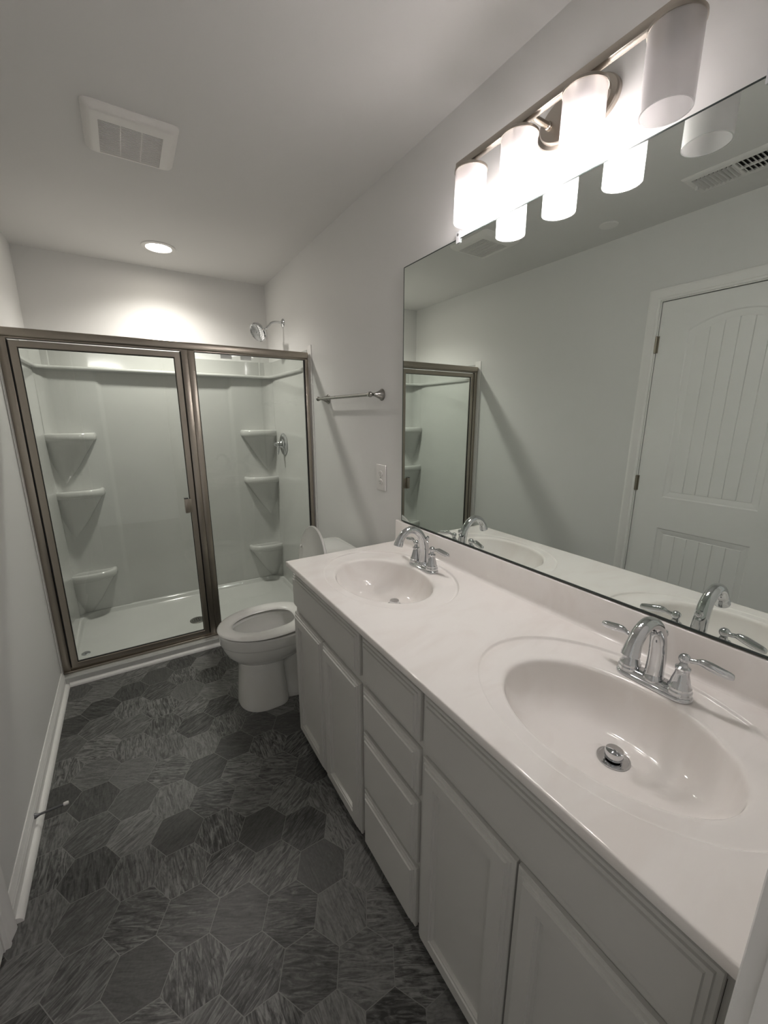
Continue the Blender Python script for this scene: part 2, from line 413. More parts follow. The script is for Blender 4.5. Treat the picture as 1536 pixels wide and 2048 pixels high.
# ------------------------------------------------------------------ shower surround
sur = thing('shower_surround', 'glossy white molded shower wall surround with ledge and corner shelves', 'shower surround', (-W/2, 3.45, .05))
def mirx(p): return [(-W-x, y) for x, y in p][::-1]
half = [(-1.508, 3.385), (-1.500, 3.410), (-1.470, 3.437), (-1.445, 3.444), (-1.205, 3.446), (-1.192, 3.448), (-1.180, 3.454), (-1.168, 3.457)]
prof = half+[(-W/2, 3.459)]+mirx(half)
b = B()
zz = [.045, .06, .12, 1.62, 1.70, 1.738]
poly = prof + [(-.016, 3.498), (-1.508, 3.498)]
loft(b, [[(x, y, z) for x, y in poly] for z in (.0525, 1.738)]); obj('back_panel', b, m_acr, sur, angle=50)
h2 = [(-1.519, 3.40), (-1.470, 3.462), (-1.435, 3.466), (-1.430, 3.474), (-1.20, 3.475), (-1.19, 3.480)]
b = B(); poly = h2+[(-W/2, 3.481)]+mirx(h2)+[(-.005, 3.499), (-1.519, 3.499)]
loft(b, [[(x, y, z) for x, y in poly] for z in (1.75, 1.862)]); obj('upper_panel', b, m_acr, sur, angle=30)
for s in (0, 1):
    fx = (lambda x: x) if s == 0 else (lambda x: -W-x)
    b = B(); pr = [(-1.522, .0525), (-1.500, .0525), (-1.502, .97), (-1.505, .985), (-1.506, 1.325), (-1.509, 1.34), (-1.508, 1.735), (-1.516, 1.76), (-1.517, 1.862), (-1.522, 1.862)]
    loft(b, [[(fx(x), y, z) for x, z in pr] for y in (2.651, 3.499)])
    obj('side_panel', b, m_acr, sur, angle=20)
    b = B(); x_ = fx(-1.519); box(b, min(x_, fx(-1.5235)), max(x_, fx(-1.5235)), 2.585, 2.651, .053, 1.885, .0015)
    obj('front_flange', b, m_trim, sur)
# ledge running round three sides
b = B()
pin = [(-1.517, 2.70), (-1.500, 2.712), (-1.492, 2.74), (-1.488, 3.30), (-1.482, 3.35), (-1.465, 3.385), (-1.430, 3.405), (-1.40, 3.410)]
pout = [(-1.519, 2.70), (-1.519, 2.712), (-1.519, 2.74), (-1.519, 3.30), (-1.519, 3.36), (-1.519, 3.497), (-1.44, 3.497), (-1.40, 3.497)]
pin = pin+[(-W-x, y) for x, y in pin][::-1]; pout = pout+[(-W-x, y) for x, y in pout][::-1]
rings = []
for (xi, yi_), (xo, yo_) in zip(pin, pout):
    pt = lambda t, z: (xi+(xo-xi)*t, yi_+(yo_-yi_)*t, z)
    rings.append([pt(1, 1.733), pt(.12, 1.733), pt(.03, 1.736), pt(0, 1.742), pt(0, 1.748), pt(.03, 1.754), pt(.12, 1.757), pt(1, 1.757)])
loft(b, rings); obj('ledge', b, m_acr, sur, angle=50)
def shelf(side, z):
    base = [(-1.507, 3.45), (-1.507, 3.350), (-1.47, 3.338), (-1.42, 3.334), (-1.36, 3.338), (-1.31, 3.350), (-1.272, 3.372), (-1.248, 3.402), (-1.240, 3.45)]
    pts = [Vector((x, y, 0)) for x, y in base]; sm = spline(pts[1:], 4); poly = [(base[0])]+[(p.x, p.y) for p in sm]
    fx = (lambda x: x) if side == 0 else (lambda x: -W-x)
    b = B(); rings = []
    def ring(kx, ky, zz): return [(fx(-1.455+(x+1.455)*kx if x > -1.455 else -1.455+(x+1.455)*(1 if ky > .4 else ky/.4)), 3.45+(y-3.45)*ky, zz) for x, y in poly]
    for kx, ky, dz in ((.05, .05, -.34), (.22, .16, -.29), (.46, .34, -.22), (.68, .55, -.14), (.84, .74, -.085), (.91, .84, -.060), (.94, .89, -.053),
                       (.975, .955, -.050), (.997, .99, -.042), (1, 1, -.026), (.995, .985, -.011), (.97, .945, -.002), (.93, .88, 0), (.88, .80, -.003), (.84, .74, -.006)):
        rings.append(ring(kx, ky, z+dz))
    loft(b, rings); o = obj('corner_shelf', b, m_acr, sur, angle=60)
for z in (1.335, .955, .365):
    shelf(0, z); shelf(1, z)

# ------------------------------------------------------------------ shower valve and head
v = thing('shower_valve', 'chrome shower valve handle with round plate on the right shower wall', 'shower valve', (-.0205, 3.17, 1.228))
b = B(); lathe(b, [(.086, 0), (.086, .004), (.078, .009), (.04, .012), (.036, .016), (.03, .018)], (-.0205, 3.17, 1.228), (-1, 0, 0), n=48); obj('escutcheon', b, m_chrome, v)
b = B(); lathe(b, [(.028, .014), (.030, .022), (.024, .030), (.020, .040), (.025, .046), (.021, .054), (.012, .062), (.014, .070), (.008, .078), (.001, .08)], (-.0205, 3.17, 1.228), (-1, 0, 0), n=28)
tube(b, [(-.058, 3.17, 1.226), (-.064, 3.17, 1.20), (-.07, 3.165, 1.17), (-.075, 3.16, 1.15)], [.008, .007, .008, .006], 12)
obj('handle', b, m_chrome, v)
hd = thing('wall_shower', 'chrome shower head on a bent arm above the right shower wall', 'shower head', (0, 3.1, 2.10))
b = B(); lathe(b, [(.032, 0), (.031, .004), (.024, .010), (.012, .013)], (0, 3.10, 2.10), (-1, 0, 0), n=32); obj('escutcheon', b, m_chrome, hd)
b = B(); tube(b, spline([(0, 3.1, 2.10), (-.045, 3.1, 2.104), (-.085, 3.1, 2.094), (-.112, 3.1, 2.066), (-.128, 3.1, 2.05)], 6), .0085, 14)
obj('arm', b, m_chrome, hd)
nrm = Vector((-.70, -.42, -.46)).normalized()
cc = Vector((-.185, 3.085, 2.022))
b = B(); lathe(b, [(.011, -.062), (.016, -.054), (.016, -.044), (.013, -.040), (.024, -.030), (.048, -.014), (.062, -.004), (.066, .006), (.064, .014), (.058, .018), (.054, .015), (.001, .013)], cc, nrm, n=40)
o = obj('spray_head', b, m_chrome, hd)
b = B(); s_, t_, n_ = frame_of(nrm)
for rr_, k in ((.012, 6), (.024, 12), (.036, 18), (.048, 22)):
    for i in range(k):
        t = 2*PI*i/k; lathe(b, [(.0022, 0), (.0016, .003)], cc+nrm*.0135+s_*rr_*math.cos(t)+t_*rr_*math.sin(t), nrm, n=6)
obj('nozzles', b, m_steel, o)

# ------------------------------------------------------------------ shower enclosure
en = thing('shower_enclosure', 'brushed nickel framed shower enclosure with a hinged glass door and fixed glass panel', 'shower enclosure', (-W/2, YF, .052))
XL, XR = -1.5185, -.013
b = B(); box(b, XL, XR, YF-.014, YF+.028, 1.800, 1.841, .010, 4); box(b, XL, XR, YF-.004, YF+.02, 1.794, 1.802, .001); obj('header', b, m_nick, en)
b = B(); box(b, XL+.002, XR-.002, YF-.003, YF+.019, 1.7925, 1.7945); obj('gasket_or_filler', b, m_rubber_shade, en)
b = B(); box(b, XL, XR, YF-.012, YF+.030, .0515, .066, .004); box(b, XL, XR, YF+.004, YF+.022, .064, .078, .002); obj('sill_track', b, m_nick, en)
b = B(); box(b, XL, XL+.033, YF-.004, YF+.024, .064, 1.80, .003); obj('wall_jamb', b, m_nick, en)
b = B(); box(b, XR-.024, XR, YF-.006, YF+.022, .064, 1.80, .003); obj('wall_jamb', b, m_nick, en)
b = B(); box(b, XR-.030, XR-.0235, YF-.001, YF+.012, .07, 1.793); obj('gasket_or_filler', b, m_rubber_shade, en)
b = B(); box(b, XL+.033, XL+.037, YF+.006, YF+.016, .07, 1.79); obj('gasket_or_filler', b, m_rubber_shade, en)
b = B(); box(b, -.757, -.722, YF-.004, YF+.024, .064, 1.80, .003); box(b, -.724, -.690, YF-.010, YF+.024, .064, 1.80, .004); obj('strike_post', b, m_nick, en)
b = B(); box(b, -.763, -.7565, YF+.006, YF+.016, .07, 1.79); obj('gasket_or_filler', b, m_rubber_shade, en)  # black filler strip added to block the bright gap beside the post
b = B(); box(b, -.6905, -.6865, YF-.001, YF+.012, .075, 1.793); obj('gasket_or_filler', b, m_rubber_shade, en)
b = B(); box(b, -.688, XR-.027, YF+.004, YF+.010, .072, 1.796)
fg = obj('fixed_glass', b, m_glass, en, smooth=False); fg['label'] = 'clear fixed glass pane'
for x in (-.548, -.436):
    b = B(); box(b, x, x+.062, YF+.0030, YF+.0038, 1.768, 1.7925, .0003); lb = obj('glass_label', b, m_paper, fg); lb['label'] = 'small white label at the top of the glass'
# door leaf: mitred frame
dx0, dx1, dz0, dz1, fw = -1.480, -.762, .074, 1.786, .030
b = B()
def leaf(bm, x0, x1, z0, z1, w, ya, yb):
    ring = lambda i, y: [(x0+i, y, z0+i), (x1-i, y, z0+i), (x1-i, y, z1-i), (x0+i, y, z1-i)]
    P = [[bm.verts.new(p) for p in ring(i, y)] for i, y in ((0, yb), (0, ya+.002), (.002, ya), (w-.003, ya), (w, ya+.003), (w, yb))]
    for a, c in zip(P, P[1:]): quad_strip(bm, a, c)
    quad_strip(bm, P[-1], P[0])
leaf(b, dx0, dx1, dz0, dz1, fw, YF-.002, YF+.020)
df = obj('door_frame', b, m_nick, en, angle=20); df['label'] = 'hinged door frame at the left of the enclosure'
b = B(); leaf(b, dx0+fw-.001, dx1-fw+.001, dz0+fw-.001, dz1-fw+.001, .004, YF+.002, YF+.012); obj('door_gasket', b, m_rubber_shade, df)
b = B(); box(b, dx0+fw, dx1-fw, YF+.005, YF+.011, dz0+fw, dz1-fw); g_ = obj('door_glass', b, m_glass, df, smooth=False); g_['label'] = 'clear door glass pane'
b = B(); box(b, -.824, -.800, YF-.026, YF-.002, .885, .972, .003); box(b, -.812, -.785, YF-.006, YF, .885, .965, .001)
obj('door_handle', b, m_nick, df)
b = B(); box(b, -.824, -.803, YF-.0265, YF-.0015, .970, .9735); obj('handle_cap', b, m_dark, df)

# ------------------------------------------------------------------ toilet
TY = 1.945
to = thing('toilet', 'white two-piece toilet with its seat down and lid raised, between vanity and shower', 'toilet', (-.45, TY, 0))
def egg(xf, xb, hw, z, n=56, pf=2.0, pb=2.4, cx=None, yc=TY):
    cx = cx if cx is not None else (xf*.45+xb*.55)
    out = []
    for i in range(n):
        a = 2*PI*i/n; c, s = math.cos(a), math.sin(a)
        p = pf if c < 0 else pb
        rx = (cx-xf) if c < 0 else (xb-cx)
        out.append((cx+rx*math.copysign(abs(c)**(2/p), c), yc+hw*math.copysign(abs(s)**(2/p), s), z))
    return out
b = B()
outer = [(-.728, -.47, .112, .225), (-.735, -.44, .125, .245), (-.752, -.40, .145, .262), (-.776, -.36, .164, .290), (-.790, -.33, .176, .325), (-.794, -.32, .180, .345),
         (-.798, -.315, .1835, .349), (-.801, -.31, .1855, .354), (-.803, -.30, .187, .398), (-.798, -.31, .182, .404)]
inner = [(-.755, -.385, .125, .404), (-.742, -.395, .112, .396), (-.748, -.385, .116, .380), (-.738, -.39, .110, .34), (-.705, -.40, .090, .27), (-.65, -.42, .062, .215), (-.61, -.46, .038, .195)]
loft(b, [egg(a, c, w, z, 56) for a, c, w, z in outer+inner]); obj('bowl', b, m_porc, to, angle=28)
b = B()
lv = [(-.738, -.50, .140, 0), (-.738, -.498, .142, .012), (-.735, -.500, .139, .03), (-.728, -.508, .132, .12), (-.722, -.512, .128, .20), (-.728, -.505, .125, .245), (-.70, -.52, .10, .27)]
loft(b, [egg(a, c, w, z, 48, 2.3, 4.0) for a, c, w, z in lv])
loft(b, [egg(a, c, w, z, 40, 3, 3) for a, c, w, z in [(-.56, -.16, .112, 0), (-.56, -.16, .112, .035), (-.55, -.17, .10, .055), (-.55, -.18, .092, .16), (-.55, -.18, .095, .20), (-.40, -.12, .12, .28), (-.34, -.07, .15, .34), (-.335, -.07, .165, .395)]])
obj('pedestal', b, m_porc, to, angle=35)
b = B()
ring = [(0, .000), (0, .006)]
Rr = []
for k in range(17):
    a = 2*PI*k/16
    w = (1+math.cos(a))/2            # 1 outer, 0 inner
    w = w; h = .4175+.0125*math.sin(a)*(1 if math.sin(a) > 0 else .55)
    xf = -.737+(-.808+.737)*w; xb = -.428+(-.345+.428)*w; hw = .106+(.189-.106)*w
    Rr.append(egg(xf, xb, hw, h, 64, 2.0, 2.5, cx=-.57))
R = [[b.verts.new(p) for p in r] for r in Rr[:16]]
for i in range(16): quad_strip(b, R[i], R[(i+1) % 16])
st = obj('seat', b, m_seat, to, angle=60)
for s in (-1, 1):
    b = B(); box(b, -.352, -.31, TY+s*.075-.018, TY+s*.075+.018, .405, .437, .006); obj('seat_hinge', b, m_seat, st)
# lid, upright and leaning slightly back
b = B(); tl = math.radians(5)
def lidp(z, y, t):  # z up the lid from hinge, t thickness towards the bowl
    return (-.318+z*math.sin(tl)-t*math.cos(tl), TY+y, .432+z*math.cos(tl)+t*math.sin(tl))
def lring(s, t):
    out = []
    for i in range(64):
        a = 2*PI*i/64; c, q_ = math.cos(a), math.sin(a); p = 2.0 if c > 0 else 2.8
        zc, rz = .225, (.222 if c > 0 else .200)
        out.append(lidp(zc+rz*s*math.copysign(abs(c)**(2/p), c), .187*s*math.copysign(abs(q_)**(2/p), q_), t))
    return out
loft(b, [lring(.985, 0), lring(1, .003), lring(1, .011), lring(.985, .014), lring(.95, .012), lring(.5, .012)]); ld = obj('lid', b, m_seat, to, angle=50)
for y, z in ((-.155, .30), (.155, .30), (-.10, .10), (.10, .10)):
    b = B(); lathe(b, [(.008, 0), (.008, .007), (.006, .010)], lidp(z, y, .011), (-math.cos(tl), 0, math.sin(tl)), n=14); obj('bumper', b, m_seat, ld)
b = B(); loft(b, [rrect(-.245+i, -.066-i, TY-.205+i*1.3, TY+.205-i*1.3, .04, z) for i, z in ((.02, .385), (.012, .40), (.004, .50), (0, .60), (-.003, .70))]); obj('tank', b, m_porc, to, angle=40)
b = B(); loft(b, [rrect(-.262+i, -.052-i, TY-.226+i, TY+.226-i, .045, z) for i, z in ((.008, .698), (0, .703), (0, .722), (.004, .731), (.014, .735))]); obj('tank_lid', b, m_porc, to, angle=40)

# ------------------------------------------------------------------ vanity cabinet
XF = -.532           # face-frame plane
XD = -.552           # door face plane
CY0, CY1 = .0405, 1.568
van = thing('vanity_cabinet', 'long light grey painted vanity cabinet with doors and a central drawer bank', 'cabinet', (-.27, .8, 0))
b = B(); z0, z1 = .072, HC-.0215
box(b, XF+.02, -.003, CY1-.018, CY1, z0, z1); box(b, XF+.02, -.003, CY0, CY0+.018, z0, z1)
box(b, XF+.02, -.003, CY0, CY1, z0, z0+.018)
box(b, -.012, -.003, CY0, CY1, z0, z1)
box(b, -.46, -.003, CY1-.018, CY1, 0, z0+.002); box(b, -.46, -.003, CY0, CY0+.018, 0, z0+.002)
obj('carcass', b, m_cab, van, smooth=False)
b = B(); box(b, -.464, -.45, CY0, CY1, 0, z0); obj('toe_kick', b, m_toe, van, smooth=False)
cols = [(.975, CY1), (.665, .975), (CY0, .665)]
b = B()
fz0 = .048
for y0, y1 in [(CY1-.035, CY1), (.958, .992), (.648, .682), (CY0, CY0+.035)]: box(b, XF, XF+.02, y0, y1, fz0, z1)
for y0, y1 in [(.992, CY1-.035), (.682, .958), (CY0+.035, .648)]: box(b, XF, XF+.02, y0, y1, z1-.05, z1); box(b, XF, XF+.02, y0, y1, fz0, fz0+.035); box(b, XF, XF+.02, y0, y1, .618, .67)
for z_ in (.462, .24): box(b, XF, XF+.02, .682, .958, z_, z_+.036)
obj('face_frame', b, m_cab, van, smooth=False)
b = B(); box(b, XF+.023, XF+.025, CY0+.02, CY1-.02, .10, z1-.02); obj('inside_shade_sheet', b, m_cabshade, van, smooth=False)  # thin dark sheet paints the shade seen through the face frame
def rectloop(bm, y0, y1, z0, z1, i, x): return [bm.verts.new(p) for p in ((x, y0+i, z0+i), (x, y1-i, z0+i), (x, y1-i, z1-i), (x, y0+i, z1-i))]
def stepped(y0, y1, z0, z1, steps):
    b = B(); prev = None
    L0 = rectloop(b, y0, y1, z0, z1, 0, XF-.0008); b.faces.new(L0); prev = L0
    for i, d in steps:
        cur = rectloop(b, y0, y1, z0, z1, i, XD+d); quad_strip(b, prev, cur); prev = cur
    b.faces.new(prev); return b
slab = [(0, .011), (.0015, .009), (.008, .0083), (.0095, .0045), (.0165, .0038), (.018, 0), (.020, 0)]
frame_in = [(.051, 0), (.0525, .0035), (.058, .004), (.060, .0125), (.062, .0125)]
def door_panel(y0, y1, z0, z1):
    o = obj('cabinet_door', stepped(y0, y1, z0, z1, slab+frame_in), m_cab, van, angle=12)
def drawer(y0, y1, z0, z1): return obj('drawer_front', stepped(y0, y1, z0, z1, slab), m_cab, van, angle=12)
ZD0, ZD1 = .038, .628
door_panel(1.274, 1.563, ZD0, ZD1); door_panel(.983, 1.268, ZD0, ZD1)
door_panel(.371, .658, ZD0, ZD1); door_panel(.082, .366, ZD0, ZD1)
o = obj('false_front', stepped(.983, 1.563, .657, .802, slab), m_cab, van, angle=12)
o = obj('false_front', stepped(.076, .658, .657, .802, slab), m_cab, van, angle=12)
for z0_, z1_ in ((.657, .800), (.490, .634), (.268, .471), (.038, .248)): drawer(.674, .962, z0_, z1_)

# ------------------------------------------------------------------ countertop with two integral bowls
ct = thing('vanity_countertop', 'cream cultured marble vanity top with two oval basins and a backsplash', 'countertop', (-.28, .8, HC))
NS = 128
basins = []
b = B()
e = .004
top = [(-D+e, YC0+.001), (-D+e, YC1-e), (-.0205, YC1-e), (-.0205, YC0+.001)]
o1 = [b.verts.new((x, y, HC)) for x, y in top]
o0 = [b.verts.new((x+(.0015 if x < -.3 else -.0), y+(-.0015 if y > 1 else .0), HC)) for x, y in top]
for v_ in (o0[2], o0[3]): v_.co.x -= .0015
for v_ in (o0[0], o0[3]): v_.co.y += .0015
loops = [o0]; quad_strip(b, o0, o1)
SK = [1.222, .366]
for yc in SK:
    lp = [b.verts.new(p) for p in ell(-.285, yc, .2315, .3055, HC, NS)]; loops.append(lp)
fill(b, loops)
# rounded outer edge down to the underside
x0, x1, y0, y1 = -D, -.003, YC0+.001, YC1
def edge(i, z): return [b.verts.new(p) for p in ((x0+i, y0, z), (x0+i, y1-i, z), (-.0205, y1-i, z), (-.0205, y0, z))]
P = [o1]+[edge(i, z) for i, z in ((.0018, HC-.0008), (.0006, HC-.002), (0, HC-.004), (0, HC-.019), (.001, HC-.021))]
for a, c in zip(P, P[1:]): quad_strip(b, a, c)
slab_o = obj('slab', b, m_counter, ct, angle=50)
for yc in SK:
    b = B(); rings = []
    o_c, o_b, o_a = (-.285, .2315, .3055); yo = yc; yi = yc-.008
    i_c, i_b, i_a = (-.316, .1605, .2195)
    def mixr(t, dz): return ell(o_c+(i_c-o_c)*t, yo+(yi-yo)*t, o_b+(i_b-o_b)*t, o_a+(i_a-o_a)*t, HC+dz, NS)
    for t, dz in ((0, 0), (.008, 0), (.022, -.0006), (.045, -.0032), (.065, -.0056), (.09, -.0065), (.15, -.0066), (.4, -.0064), (.7, -.0062), (.82, -.0060), (.88, -.0064), (.93, -.0078), (.965, -.0105), (.985, -.0145)):
        rg_ = mixr(t, 0)
        for i, p in enumerate(rg_):
            k = min(1, max(0, (.85+math.cos(2*PI*i/NS))/.9)); k = .25+.75*k*k*(3-2*k)
            kk = k if t <= .82 else k+(1-k)*(t-.82)/.165
            p.z = HC+dz*kk
        rings.append(rg_)
    xd, yd = -.262, yi
    for rho, dp in ((1.0, .020), (.985, .032), (.965, .045), (.935, .060), (.89, .076), (.83, .091), (.75, .104), (.65, .114), (.54, .1205), (.42, .1245), (.30, .127), (.21, .1285), (.16, .130)):
        t = (1-rho)/(1-.16); t2 = t**1.1
        rx = i_b*rho; ry = i_a*rho
        # blend to a circle at the drain
        k = max(0, (t-.55)/.45)**1.5; R0 = .0325
        rx = rx*(1-k)+R0*k; ry = ry*(1-k)+R0*k
        rings.append(ell(i_c+(xd-i_c)*t2, yi, rx, ry, HC-dp, NS))
    loft(b, rings, cap0=False, cap1=False)
    bs = obj('basin', b, m_counter, ct, angle=80)
    b = B(); zb = HC-.130
    lathe(b, [(.0330, .001), (.0325, .0025), (.029, .002), (.0245, -.004), (.0235, -.022), (.001, -.024)], (xd, yd, zb), n=40); fl = obj('drain_flange', b, m_chrome, bs)
    b = B(); lathe(b, [(.008, -.022), (.008, .002), (.0165, .004), (.0182, .006), (.0185, .020), (.0172, .0225), (.001, .0232)], (xd, yd, zb), n=36); obj('pop_up_stopper', b, m_chrome, bs)
# backsplash with rounded cove
b = B()
pf = [(-.0005, HC-.018), (-.0005, HC+.1035), (-.0155, HC+.1035), (-.0185, HC+.1025), (-.0200, HC+.1005), (-.0203, HC+.014), (-.0215, HC+.007), (-.0245, HC+.002), (-.0300, HC+.0003), (-.0300, HC-.018)]
loft(b, [[(x, y, z) for x, z in pf] for y in (YC0+.002, YC1-.001)]); obj('backsplash', b, m_counter, ct, angle=50)

# ------------------------------------------------------------------ faucets
def faucet(yc, label):
    f = thing('faucet', label, 'faucet', (-.118, yc, HC-.005), 'centerset faucets on the vanity top')
    z = HC-.005; X = -.118
    b = B()
    def stad(i, zz, n=12):
        r = .026-i; L = .0525
        return [Vector((X+r*math.cos(t), yc+L+r*math.sin(t), zz)) for t in [PI*k/n for k in range(n+1)]] + [Vector((X+r*math.cos(t), yc-L+r*math.sin(t), zz)) for t in [PI+PI*k/n for k in range(n+1)]]
    loft(b, [stad(i, z+h) for i, h in ((.0, 0), (.0, .004), (.002, .007), (.004, .008), (.005, .013), (.010, .018), (.014, .0195))]); obj('base_plate', b, m_chrome, f, angle=40)
    for s in (1, -1):
        yy = yc+s*.0515
        b = B(); lathe(b, [(.0245, .012), (.0245, .018), (.0225, .021), (.0225, .026), (.0195, .030), (.0175, .042), (.0135, .056), (.0125, .064), (.0145, .067), (.0145, .071), (.0095, .074), (.0075, .080)], (X, yy, z), n=28)
        h = obj('handle', b, m_chrome, f, angle=30)
        b = B(); sphere(b, (X, yy, z+.091), .0115, 20); lathe(b, [(.0075, .078), (.006, .082), (.0095, .086)], (X, yy, z), n=20)
        sx = .35
        dir_ = Vector((sx*0+.18, s, 0)).normalized()
        if s == 1: dir_ = Vector((.15, 1, 0)).normalized()
        p0 = Vector((X, yy, z+.091))
        pts = [p0+dir_*t+Vector((0, 0, hh)) for t, hh in ((.008, 0), (.016, .001), (.024, .003), (.032, .004), (.044, .002), (.058, -.001), (.072, -.003), (.080, -.004), (.083, -.004))]
        tube(b, spline(pts, 3), [.0062+.0000*i for i in range(1)]*1 or .006, 14) if False else None
        sp = spline(pts, 3); n_ = len(sp)
        rad = []
        for i in range(n_):
            t = i/(n_-1); rad.append(.0048+.0048*math.sin(PI*min(1, max(0, (t-.22)/.78))**.8) if t > .22 else .0052)
        rad[-1] = .003
        tube(b, sp, rad, 16); obj('lever', b, m_chrome, h, angle=50)
    b = B()
    lathe(b, [(.0225, .012), (.0225, .018), (.0195, .022), (.0180, .032)], (X, yc, z), n=28)
    path = spline([(X, yc, z+.028), (X+.001, yc, z+.06), (X-.003, yc, z+.095), (X-.013, yc, z+.128), (X-.034, yc, z+.155), (X-.064, yc, z+.167), (X-.094, yc, z+.158), (X-.114, yc, z+.136), (X-.122, yc, z+.116)], 5)
    n_ = len(path); rr = [.0190-(.0045)*min(1, i/(n_*.55)) for i in range(n_)]
    for i in range(n_):
        t = i/(n_-1)
        if t > .86: rr[i] = .0145+.0035*(t-.86)/.14
    tube(b, path, rr, 24); obj('spout', b, m_chrome, f, angle=50)
    p = path[-1]; dd_ = (path[-1]-path[-2]).normalized()
    b = B(); lathe(b, [(.0165, -.001), (.0172, .002), (.0172, .005), (.013, .006), (.0125, .003), (.001, .003)], p, dd_, n=24); obj('aerator', b, m_chrome, f)
    b = B(); lathe(b, [(.010, .016), (.0085, .03), (.0085, .085), (.006, .096), (.0045, .104), (.0075, .107), (.004, .111), (.008, .116), (.0095, .122), (.0075, .128), (.001, .1305)], (X+.0145, yc, z), n=20); obj('lift_rod', b, m_chrome, f)
    return f
def copy_tree(o, parent=None):
    c = o.copy(); COL.objects.link(c)
    if parent: c.parent = parent
    for ch in list(o.children): copy_tree(ch, c)
    return c
f1 = faucet(.366, 'chrome two-handle faucet behind the basin nearest the door')
f2 = copy_tree(f1); f2.location.y = 1.222; f2['label'] = 'chrome two-handle faucet behind the basin nearest the toilet'

# ------------------------------------------------------------------ mirror
mi = thing('wall_mirror', 'large frameless rectangular mirror on the wall above the vanity backsplash', 'mirror', (-.008, .80, .966))
MY0, MY1, MZ0, MZ1 = .06, 1.529, .9662, 2.035
b = B(); xs = -.0163
vv = [b.verts.new(p) for p in ((xs, MY0, MZ0), (xs, MY1, MZ0), (xs, MY1, MZ1), (xs, MY0, MZ1))]; b.faces.new(vv)
wv = [b.verts.new(p) for p in ((-.001, MY0, MZ0), (-.001, MY1, MZ0), (-.001, MY1, MZ1), (-.001, MY0, MZ1))]; quad_strip(b, vv, wv); b.faces.new(wv)
o = obj('mirror_glass', b, [m_mirror, m_medge], mi, smooth=False)
for p_ in o.data.polygons: p_.material_index = 0 if p_.normal.x < -.9 else 1
b = B()
for a0, a1, c0, c1 in ((MY0, MY1, MZ0-.0015, MZ0+.0025), (MY1-.0015, MY1+.0015, MZ0, MZ1), (MY0, MY1, MZ1-.0015, MZ1+.0015)): box(b, xs-.0008, -.001, a0, a1, c0, c1)
obj('mirror_edge', b, m_medge, mi, smooth=False)
m_clip = mat('clear_plastic', (.75, .76, .78), .1, bump=(200, .03, .0002))
for y in (1.20, .38):
    b = B(); box(b, -.019, -.0005, y-.010, y+.010, 2.037, 2.058, .002); box(b, -.0205, -.0175, y-.010, y+.010, 2.022, 2.058, .001); cl = obj('mirror_clip', b, m_clip, mi)
    b = B(); lathe(b, [(.0045, 0), (.004, .0015), (.001, .002)], (-.0205, y, 2.047), (-1, 0, 0), n=14); obj('screw', b, m_steel, cl)

# ------------------------------------------------------------------ vanity light
lt = thing('vanity_light', 'brushed nickel four-lamp bar light with frosted glass cylinder shades above the mirror', 'light fixture', (0, .783, 2.18))
YS = [1.053, .875, .693, .512]; XS = -.107; ZB = 2.015; ZT = 2.148; RS = .046
b = B(); axes = (Vector((0, 1, 0)), Vector((0, 0, 1)), Vector((-1, 0, 0)))
lathe(b, [(1, 0), (1, .010), (.97, .014), (.86, .017), (.84, .024), (.80, .028), (.02, .028)], (0, .786, 2.182), n=64, sx=.112, sy=.062, axes=axes)
obj('backplate', b, m_fix, lt, angle=25)
for y in (.85, .72):
    b = B(); tube(b, [(-.024, y, 2.184), (-.107, y, 2.184)], .0075, 18); sphere(b, (-.031, y, 2.184), .010, 16, (.6, 1, 1)); obj('support_post', b, m_fix, lt)
b = B(); box(b, XS-.010, XS+.010, .455, 1.112, 2.1715, 2.191, .002); obj('bar', b, m_fix, lt)
for k, y in enumerate(YS):
    b = B(); lathe(b, [(RS+.002, 0), (RS+.002, .006), (RS*.85, .012), (.020, .017), (.012, .022), (.001, .024)], (XS, y, ZT-.002), n=40); c_ = obj('shade_cap', b, m_fix, lt)
    b = B(); tube(b, [(XS+.024, y+.01, ZT+.0), (XS+.024, y+.01, ZT+.022)], .004, 12); obj('screw', b, m_fix, c_)
    b = B(); lathe(b, [(.019, 0), (.019, -.030), (.016, -.034), (.001, -.034)], (XS, y, ZT-.003), n=24); obj('lamp_socket', b, m_steel, lt)
    b = B(); lathe(b, [(RS, ZB), (RS, ZT-.001)], (XS, y, 0), n=48, cap=False)
    lathe(b, [(RS-.003, ZB), (RS-.003, ZT-.001)], (XS, y, 0), n=48, cap=False)
    # annular rims
    for zz in (ZB, ZT-.001):
        A = [b.verts.new((XS+RS*math.cos(2*PI*i/48), y+RS*math.sin(2*PI*i/48), zz)) for i in range(48)]
        Cc = [b.verts.new((XS+(RS-.003)*math.cos(2*PI*i/48), y+(RS-.003)*math.sin(2*PI*i/48), zz)) for i in range(48)]
        quad_strip(b, A, Cc)
    sh = obj('glass_shade', b, m_frost, lt, angle=40)
    sh['label'] = 'lit frosted glass shade' if k < 3 else 'unlit frosted glass shade with no bulb'
    if k < 3:
        b = B(); lathe(b, [(.001, .0), (.012, .0025), (.021, .009), (.0275, .020), (.029, .031), (.0265, .043), (.020, .055), (.015, .066), (.0135, .078)], (XS, y, 2.029), n=28)
        lb_ = obj('light_bulb', b, [m_plast, m_bulb], lt, angle=60)
        for p_ in lb_.data.polygons: p_.material_index = 1 if p_.center.z + lb_.location.z + 2.18 < 2.0765 else 0

